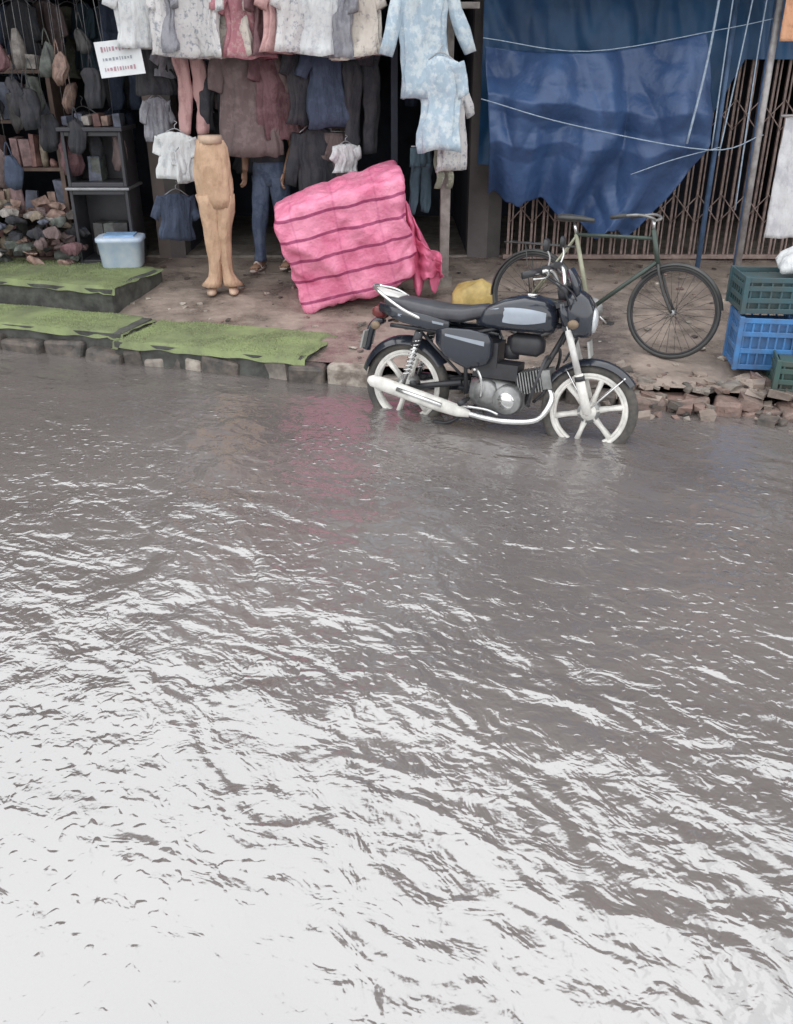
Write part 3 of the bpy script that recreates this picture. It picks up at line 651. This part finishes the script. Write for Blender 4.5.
def wheel(b,cx,cz,hubw,drum):
    b.torus((cx,0,cz),.272,.034,K_tyre,64,12,sq=1.15)
    b.torus((cx,0,cz),.236,.020,K_alloy,56,10,sq=1.5); b.torus((cx,0,cz),.216,.011,K_alloy,56,8,sq=2.6)
    for i in range(6):
        a=R(60*i+14)
        for yo in (-.012,.012):
            p0=Vector((cx+math.cos(a)*.045,yo,cz+math.sin(a)*.045)); p1=Vector((cx+math.cos(a)*.215,yo*1.2,cz+math.sin(a)*.215))
            b.tube([p0,(p0+p1)/2,p1],[.022,.014,.019],K_alloy,8)
    b.tube([(cx,-hubw,cz),(cx,hubw,cz)],.05,K_alloy,24); b.tube([(cx,-.03,cz),(cx,hubw+.02,cz)],drum,K_eng,28)
    b.tube([(cx,-.11,cz),(cx,.11,cz)],.011,K_chr,10)
b=MB()
FX,RX,AZ=.64,-.62,.306
wheel(b,RX,AZ,.05,.075)
ax0=Vector((.46,0,.82)); axd=(Vector((.39,0,.99))-Vector((.60,0,.40))).normalized()
St=Matrix.Translation(ax0)@Matrix.Rotation(R(6),4,axd)@Matrix.Translation(-ax0)
b.M=St
wheel(b,FX,AZ,.05,.07)
for sg in (-1,1):
    y=.085*sg
    b.tube([(FX,y,AZ),(FX-.085,y,AZ+.24)],.029,K_alloy,14); b.tube([(FX-.085,y,AZ+.24),(FX-.20,y,AZ+.56)],.021,K_wht,12)
    b.tube([(FX-.19,y,AZ+.53),(FX-.235,y,AZ+.66)],.028,K_blk,14)
    b.tube([(FX-.07,y,AZ+.20),(FX-.078,y,AZ+.23)],.032,K_fr,14)
    b.tube([(FX,y*.9,AZ+.02),(FX-.17,y*.55,AZ+.26)],.006,K_chr,6); b.tube([(FX,y*.9,AZ+.02),(FX+.2,y*.55,AZ+.24)],.006,K_chr,6)
def fender(cx,Rr,a0,a1,wd,m,drop=.03,n=26):
    def f(u,v):
        a=R(a0+(a1-a0)*u); t=v*2-1; r_=Rr-drop*t*t*1.2
        return (cx+r_*math.cos(a),wd*t,AZ+r_*math.sin(a))
    b.grid(f,n,8,m); b.grid(lambda u,v:(lambda q:(q[0]*1.0,q[1]*.97,q[2]-.003))(f(1-u,v)),n,8,K_fr)
fender(FX,.335,38,145,.055,K_blk,.03)
b.box((.405,0,AZ+.655),(.07,.22,.03),K_fr,(0,R(-20),0)); b.box((.455,0,AZ+.52),(.06,.21,.03),K_fr,(0,R(-20),0))
b.loft([((.40,0,.93),(0,.05,0),(0,0,.06)),((.44,0,.92),(0,.10,0),(0,0,.12)),((.50,0,.905),(0,.125,0),(0,0,.15)),((.56,0,.89),(0,.115,0),(0,0,.13)),((.60,0,.872),(0,.09,0),(0,0,.095))],K_blk,24,2.6)
b.loft([((.595,0,.872),(0,.085,0),(0,0,.085)),((.615,0,.870),(0,.07,0),(0,0,.07)),((.625,0,.869),(0,.03,0),(0,0,.03))],K_lens,20,2.5)
b.loft([((.49,0,1.02),(0,.10,0),(.03,0,.012)),((.46,0,1.10),(0,.09,0),(.03,0,.012)),((.42,0,1.17),(0,.06,0),(.02,0,.01))],K_blk,18)
b.box((.60,0,.70),(.012,.17,.10),K_plate,(0,R(-12),0)); 
for yo in (-.05,.05): b.loft([((.41,yo,.985),(.035,0,0),(0,.035,0)),((.40,yo,1.05),(.04,0,0),(0,.04,0)),((.395,yo,1.065),(.03,0,0),(0,.03,0))],K_fr,16)
for sg in (-1,1):
    b.tube([(.50,sg*.10,.86),(.50,sg*.17,.86)],.009,K_fr,8); b.ball((.50,sg*.20,.86),(.034,.03,.028),K_amb,14)
    b.spline([(.39,sg*.03,1.02),(.38,sg*.12,1.07),(.34,sg*.22,1.16),(.27,sg*.33,1.15),(.22,sg*.38,1.14)],.0135,K_chr,10)
    b.tube([(.285,sg*.30,1.16),(.205,sg*.40,1.135)],.021,K_fr,12)
    b.spline([(.33,sg*.25,1.16),(.33,sg*.33,1.13),(.27,sg*.42,1.12)],.006,K_chr,6)
    b.box((.31,sg*.24,1.17),(.05,.05,.04),K_fr)
    b.spline([(.28,sg*.27,1.15),(.42,sg*.16,1.04),(.47,sg*.08,.87),(.42,sg*.05,.7)],.006,K_fr,6)
    b.spline([(.30,sg*.22,1.14),(.48,sg*.12,1.02),(.52,sg*.06,.80),(.45,sg*.05,.6)],.005,K_fr,6)
    b.spline([(.32,sg*.25,1.18),(.33,sg*.28,1.24),(.31,sg*.31,1.29)],.0055,K_chr,6)
    b.loft([((.325,sg*.32,1.31),(0,.035,0),(0,0,.03)),((.31,sg*.32,1.31),(0,.058,0),(0,0,.038)),((.30,sg*.32,1.31),(0,.058,0),(0,0,.038))],K_fr,18,2.5)
b.M=Matrix()
b.tube([(.40,0,.93),(.455,0,.78)],.03,K_fr,12)
for sg in (-1,1):
    b.spline([(.41,sg*.02,.82),(.1,sg*.05,.80),(-.2,sg*.09,.72),(-.72,sg*.10,.72)],.014,K_fr)
    b.tube([(-.2,sg*.09,.72),(-.16,sg*.09,.33)],.014,K_fr); b.tube([(-.2,sg*.09,.40),(-.62,sg*.095,.306)],.02,K_fr)
    b.tube([(-.2,sg*.1,.45),(-.5,sg*.1,.70)],.010,K_fr)
    b.tube([(-.60,sg*.125,.34),(-.50,sg*.125,.70)],.014,K_chr,10)
    pts=[]; P0=Vector((-.585,sg*.125,.40)); P1=Vector((-.515,sg*.125,.65))
    for i in range(81):
        t=i/80; a=t*2*math.pi*9; c=P0.lerp(P1,t); pts.append(c+Vector((math.cos(a)*.027,math.sin(a)*.027,0)))
    b.tube(pts,.005,K_chr,5)
    b.tube([(-.53,sg*.125,.61),(-.50,sg*.125,.70)],.03,K_fr,12)
    b.tube([(-.14,sg*.1,.30),(-.14,sg*.24,.30)],.013,K_fr,8); b.tube([(-.14,sg*.16,.30),(-.14,sg*.26,.30)],.019,K_fr,10)
    b.tube([(-.50,sg*.1,.36),(-.50,sg*.22,.38)],.016,K_fr,10)
    b.spline([(.36,sg*.04,.62),(.37,sg*.17,.64),(.35,sg*.26,.52),(.30,sg*.22,.36),(.26,sg*.06,.30)],.011,K_fr,8)
b.tube([(.445,0,.80),(.27,0,.42),(.2,0,.28)],.018,K_fr)
# tank: long, flat-topped commuter shape
b.loft([((.385,0,.845),(0,.035,0),(0,0,.03)),((.37,0,.85),(0,.085,0),(0,0,.075)),((.30,0,.872),(0,.12,0),(0,0,.105)),((.18,0,.878),(0,.138,0),(0,0,.115)),((.05,0,.862),(0,.135,0),(0,0,.102)),((-.05,0,.84),(0,.115,0),(0,0,.078)),((-.13,0,.815),(0,.08,0),(0,0,.05)),((-.145,0,.80),(0,.04,0),(0,0,.02))],K_blk,32,3.2)
for sg in (-1,1):
    def tp(u,v,sg=sg):
        x=.33-.38*u; hh=.050*math.sin(math.pi*(.12+.80*u))**.6; z=.878-.012*u+(v-.5)*2*hh
        zc=.872-.02*u; wd=.137-.28*(x-.16)**2*3; k=max(0,1-min(.99,(abs(z-zc)/.112))**3.2)**(1/3.2)
        return (x,sg*(wd*k+.006),z)
    b.grid(tp,24,14,K_sil)
b.tube([(.2,0,.985),(.2,0,1.0)],.035,K_chr,18)
# long flat seat
b.loft([((-.05,0,.875),(0,.06,0),(0,0,.02)),((-.10,0,.865),(0,.105,0),(0,0,.042)),((-.22,0,.835),(0,.13,0),(0,0,.05)),((-.36,0,.828),(0,.135,0),(0,0,.05)),((-.50,0,.84),(0,.13,0),(0,0,.052)),((-.64,0,.855),(0,.12,0),(0,0,.048)),((-.76,0,.868),(0,.10,0),(0,0,.038)),((-.80,0,.872),(0,.05,0),(0,0,.015))],K_seat,28,3.2)
for sg in (-1,1):
    b.spline([(-.50,sg*.13,.79),(-.62,sg*.15,.84),(-.78,sg*.13,.92),(-.88,sg*.04,.95)],.011,K_chr)
    b.loft([((.0,sg*.10,.64),(0,.02,0),(0,0,.05)),((-.03,sg*.12,.64),(0,.03,0),(0,0,.10)),((-.15,sg*.135,.63),(0,.03,0),(0,0,.13)),((-.30,sg*.13,.655),(0,.03,0),(0,0,.10)),((-.38,sg*.12,.69),(0,.02,0),(0,0,.05))],K_blk,20,2.8)
    b.loft([((-.30,sg*.115,.76),(0,.02,0),(0,0,.035)),((-.45,sg*.12,.77),(0,.025,0),(0,0,.05)),((-.65,sg*.105,.795),(0,.022,0),(0,0,.045)),((-.82,sg*.06,.825),(0,.02,0),(0,0,.03))],K_blk,18,2.6)
    b.grid(lambda u,v,sg=sg:(-.04-.27*u,sg*(.1665-.012*abs(u-.4)),.68+(v-.5)*.03*(1-.5*u)+.03*u),10,2,K_sil)
    b.grid(lambda u,v,sg=sg:(-.33-.33*u,sg*(.1465-.02*u),.772+.025*u+(v-.5)*.015),10,2,K_sil)
    b.tube([(-.80,sg*.05,.72),(-.80,sg*.14,.72)],.009,K_fr,8); b.ball((-.80,sg*.17,.72),(.034,.028,.028),K_amb,14)
b.spline([(-.88,.04,.95),(-.89,0,.955),(-.88,-.04,.95)],.011,K_chr)
b.loft([((-.68,0,.90),(0,.08,0),(0,0,.010)),((-.78,0,.912),(0,.09,0),(0,0,.014)),((-.87,0,.935),(0,.05,0),(0,0,.010))],K_wht,18,2.6)
fender(RX,.345,35,165,.07,K_blk,.045)
b.loft([((-.80,0,.79),(0,.07,0),(0,0,.045)),((-.85,0,.79),(0,.075,0),(0,0,.045)),((-.88,0,.785),(0,.055,0),(0,0,.03))],K_red,18,2.8)
b.box((-.93,0,.60),(.012,.19,.12),K_plate,(0,R(12),0)); b.spline([(-.82,0,.74),(-.90,0,.68),(-.94,0,.52)],[.03]*13,K_blk,8)
b.loft([((.22,0,.33),(0,.06,0),(0,0,.06)),((.20,0,.33),(0,.10,0),(0,0,.09)),((.08,0,.335),(0,.12,0),(0,0,.11)),((-.05,0,.34),(0,.115,0),(0,0,.11)),((-.14,0,.345),(0,.09,0),(0,0,.08))],K_eng,24,2.8)
for sg in (-1,1):
    b.tube([(.13,sg*.09,.33),(.13,sg*.145,.33)],[.10,.088],K_eng,28); b.tube([(-.02,sg*.09,.36),(-.02,sg*.14,.36)],[.085,.075],K_eng,28)
    b.tube([(.13,sg*.145,.33),(.13,sg*.152,.33)],.055,K_chr,24)
b.box((.02,0,.50),(.30,.16,.10),K_fr); 
for i in range(9):
    x=.18+i*.018; b.box((x,0,.435+i*.005),(.007,.17-.004*abs(i-4),.14),K_eng,(0,R(-14),0))
b.box((.25,0,.46),(.19,.12,.11),K_fr,(0,R(-14),0)); b.box((.36,0,.485),(.06,.14,.12),K_eng,(0,R(-14),0))
b.loft([((.10,0,.58),(.05,0,0),(0,.04,0)),((.10,0,.67),(.05,0,0),(0,.045,0))],K_fr,16); b.box((-.08,0,.60),(.22,.17,.16),K_fr)
b.loft([((.31,0,.68),(0,.03,0),(0,0,.04)),((.27,0,.68),(0,.06,0),(0,0,.07)),((.12,0,.68),(0,.06,0),(0,0,.07)),((.07,0,.68),(0,.03,0),(0,0,.04))],K_fr,18,2.8)
b.spline([(.37,-.03,.44),(.41,-.08,.36),(.34,-.13,.235),(.15,-.155,.20),(0,-.165,.205),(-.12,-.168,.22)],.019,K_chr,12)
b.tube([(-.10,-.168,.215),(-.18,-.172,.228),(-.30,-.178,.25),(-.72,-.185,.335),(-.80,-.186,.35),(-.83,-.186,.356)],[.022,.04,.046,.046,.040,.02],K_alloy,20)
b.tube([(-.28,-.225,.262),(-.60,-.232,.327)],.015,K_chr,10)
b.loft([((-.05,.125,.36),(0,.015,0),(0,0,.07)),((-.3,.125,.34),(0,.015,0),(0,0,.05)),((-.66,.125,.31),(0,.015,0),(0,0,.07))],K_blk,16,2.6)
b.spline([(-.04,-.15,.33),(-.03,-.19,.45),(-.06,-.20,.52),(-.06,-.26,.53)],.009,K_chr); b.spline([(-.14,-.19,.27),(.02,-.2,.27),(.10,-.2,.25)],.008,K_chr)
b.tube([(-.08,.12,.28),(-.18,.30,.01)],.011,K_fr); b.spline([(-.14,-.11,.22),(-.25,-.13,.13),(-.36,-.14,.12)],.011,K_fr)
b.spline([(-.14,.11,.22),(-.25,.13,.13),(-.36,.14,.12)],.011,K_fr)
rot=Matrix.Rotation(R(-24.1),3,'Z')@Matrix.Rotation(R(-6),3,'X')
b.obj('motorcycle',(.635,5.70,-.13),rot,scale=1.01)

# ---------------------------------------------------------------- bicycle
C_fr=mat('bicycle_cream_paint',(.30,.30,.22),.4,scale=10,var=.3); C_blk=mat('bicycle_black',(.05,.05,.05),.45); C_dg=mat('bicycle_green',(.05,.07,.06),.4)
b=MB()
def bw(cx):
    b.torus((cx,0,.345),.330,.017,C_blk,60,8); b.torus((cx,0,.345),.310,.009,K_fr,60,6)
    b.tube([(cx,-.045,.345),(cx,.045,.345)],.022,K_eng,12)
    for i in range(32):
        a=2*math.pi*i/32; a2=a+(.9 if i%2 else -.9); y=.03*(1 if i%4<2 else -1)
        b.tube([(cx+math.cos(a2)*.02,y,.345+math.sin(a2)*.02),(cx+math.cos(a)*.305,0,.345+math.sin(a)*.305)],.0014,K_fr,4)
bw(-.54); bw(.58)
BB=(-.06,0,.29); ST=(-.24,0,.84); HT=(.36,0,.86); HB=(.41,0,.70)
b.tube([ST,BB],.018,C_fr); b.tube([BB,HB],.017,C_dg); b.tube([ST,HT],.014,C_dg); b.tube([(.345,0,.92),(.42,0,.66)],.019,C_dg)
for sg in (-1,1):
    b.tube([(BB[0],sg*.02,BB[2]),(-.54,sg*.05,.345)],.009,C_blk); b.tube([(ST[0],sg*.015,ST[2]-.02),(-.54,sg*.05,.345)],.008,C_fr)
    b.spline([(.42,sg*.02,.68),(.45,sg*.05,.60),(.50,sg*.05,.48),(.58,sg*.05,.345)],.011,C_blk)
    b.spline([(.34,0,.98),(.36,sg*.12,1.0),(.28,sg*.24,1.02),(.14,sg*.27,1.0)],.010,K_eng); b.tube([(.2,sg*.265,1.01),(.09,sg*.27,.99)],.016,C_blk,10)
    b.tube([(BB[0],sg*.07,BB[2]),(BB[0]+sg*.13,sg*.08,BB[2]-sg*.10)],.009,K_chr); b.box((BB[0]+sg*.13,sg*.13,BB[2]-sg*.10),(.07,.08,.02),C_blk)
    b.tube([(-.54,sg*.05,.345),(-.62,sg*.06,.74)],.005,C_blk); b.tube([(-.22,sg*.06,.75),(-.80,sg*.06,.74)],.006,C_blk)
b.tube([(BB[0],.06,BB[2]),(BB[0],.065,BB[2])],.09,K_eng,28)
b.box((-.36,.062,.30),(.5,.012,.07),C_blk)
for x in (-.3,-.45,-.6,-.75): b.tube([(x,-.06,.745),(x,.06,.745)],.005,C_blk)
b.tube([(.345,0,.92),(.335,0,1.0)],.013,K_chr); b.tube([ST,(-.265,0,.93)],.012,K_chr)
b.loft([((-.40,0,.955),(0,.03,0),(0,0,.02)),((-.37,0,.955),(0,.095,0),(0,0,.03)),((-.30,0,.955),(0,.09,0),(0,0,.03)),((-.2,0,.955),(0,.035,0),(0,0,.022)),((-.11,0,.95),(0,.015,0),(0,0,.015))],C_blk,18)
AZ=.345; fender(-.54,.362,20,185,.026,C_blk,.015,30); fender(.58,.362,10,140,.026,C_blk,.015,30)
b.spline([(-.1,.06,.26),(-.12,.15,.12),(-.10,.22,0)],.008,C_blk)
yaw=math.atan2(-.56,1.0)
b.obj('bicycle',(1.54,6.93,.165),Matrix.Rotation(yaw,3,'Z')@Matrix.Rotation(R(-7),3,'X'))
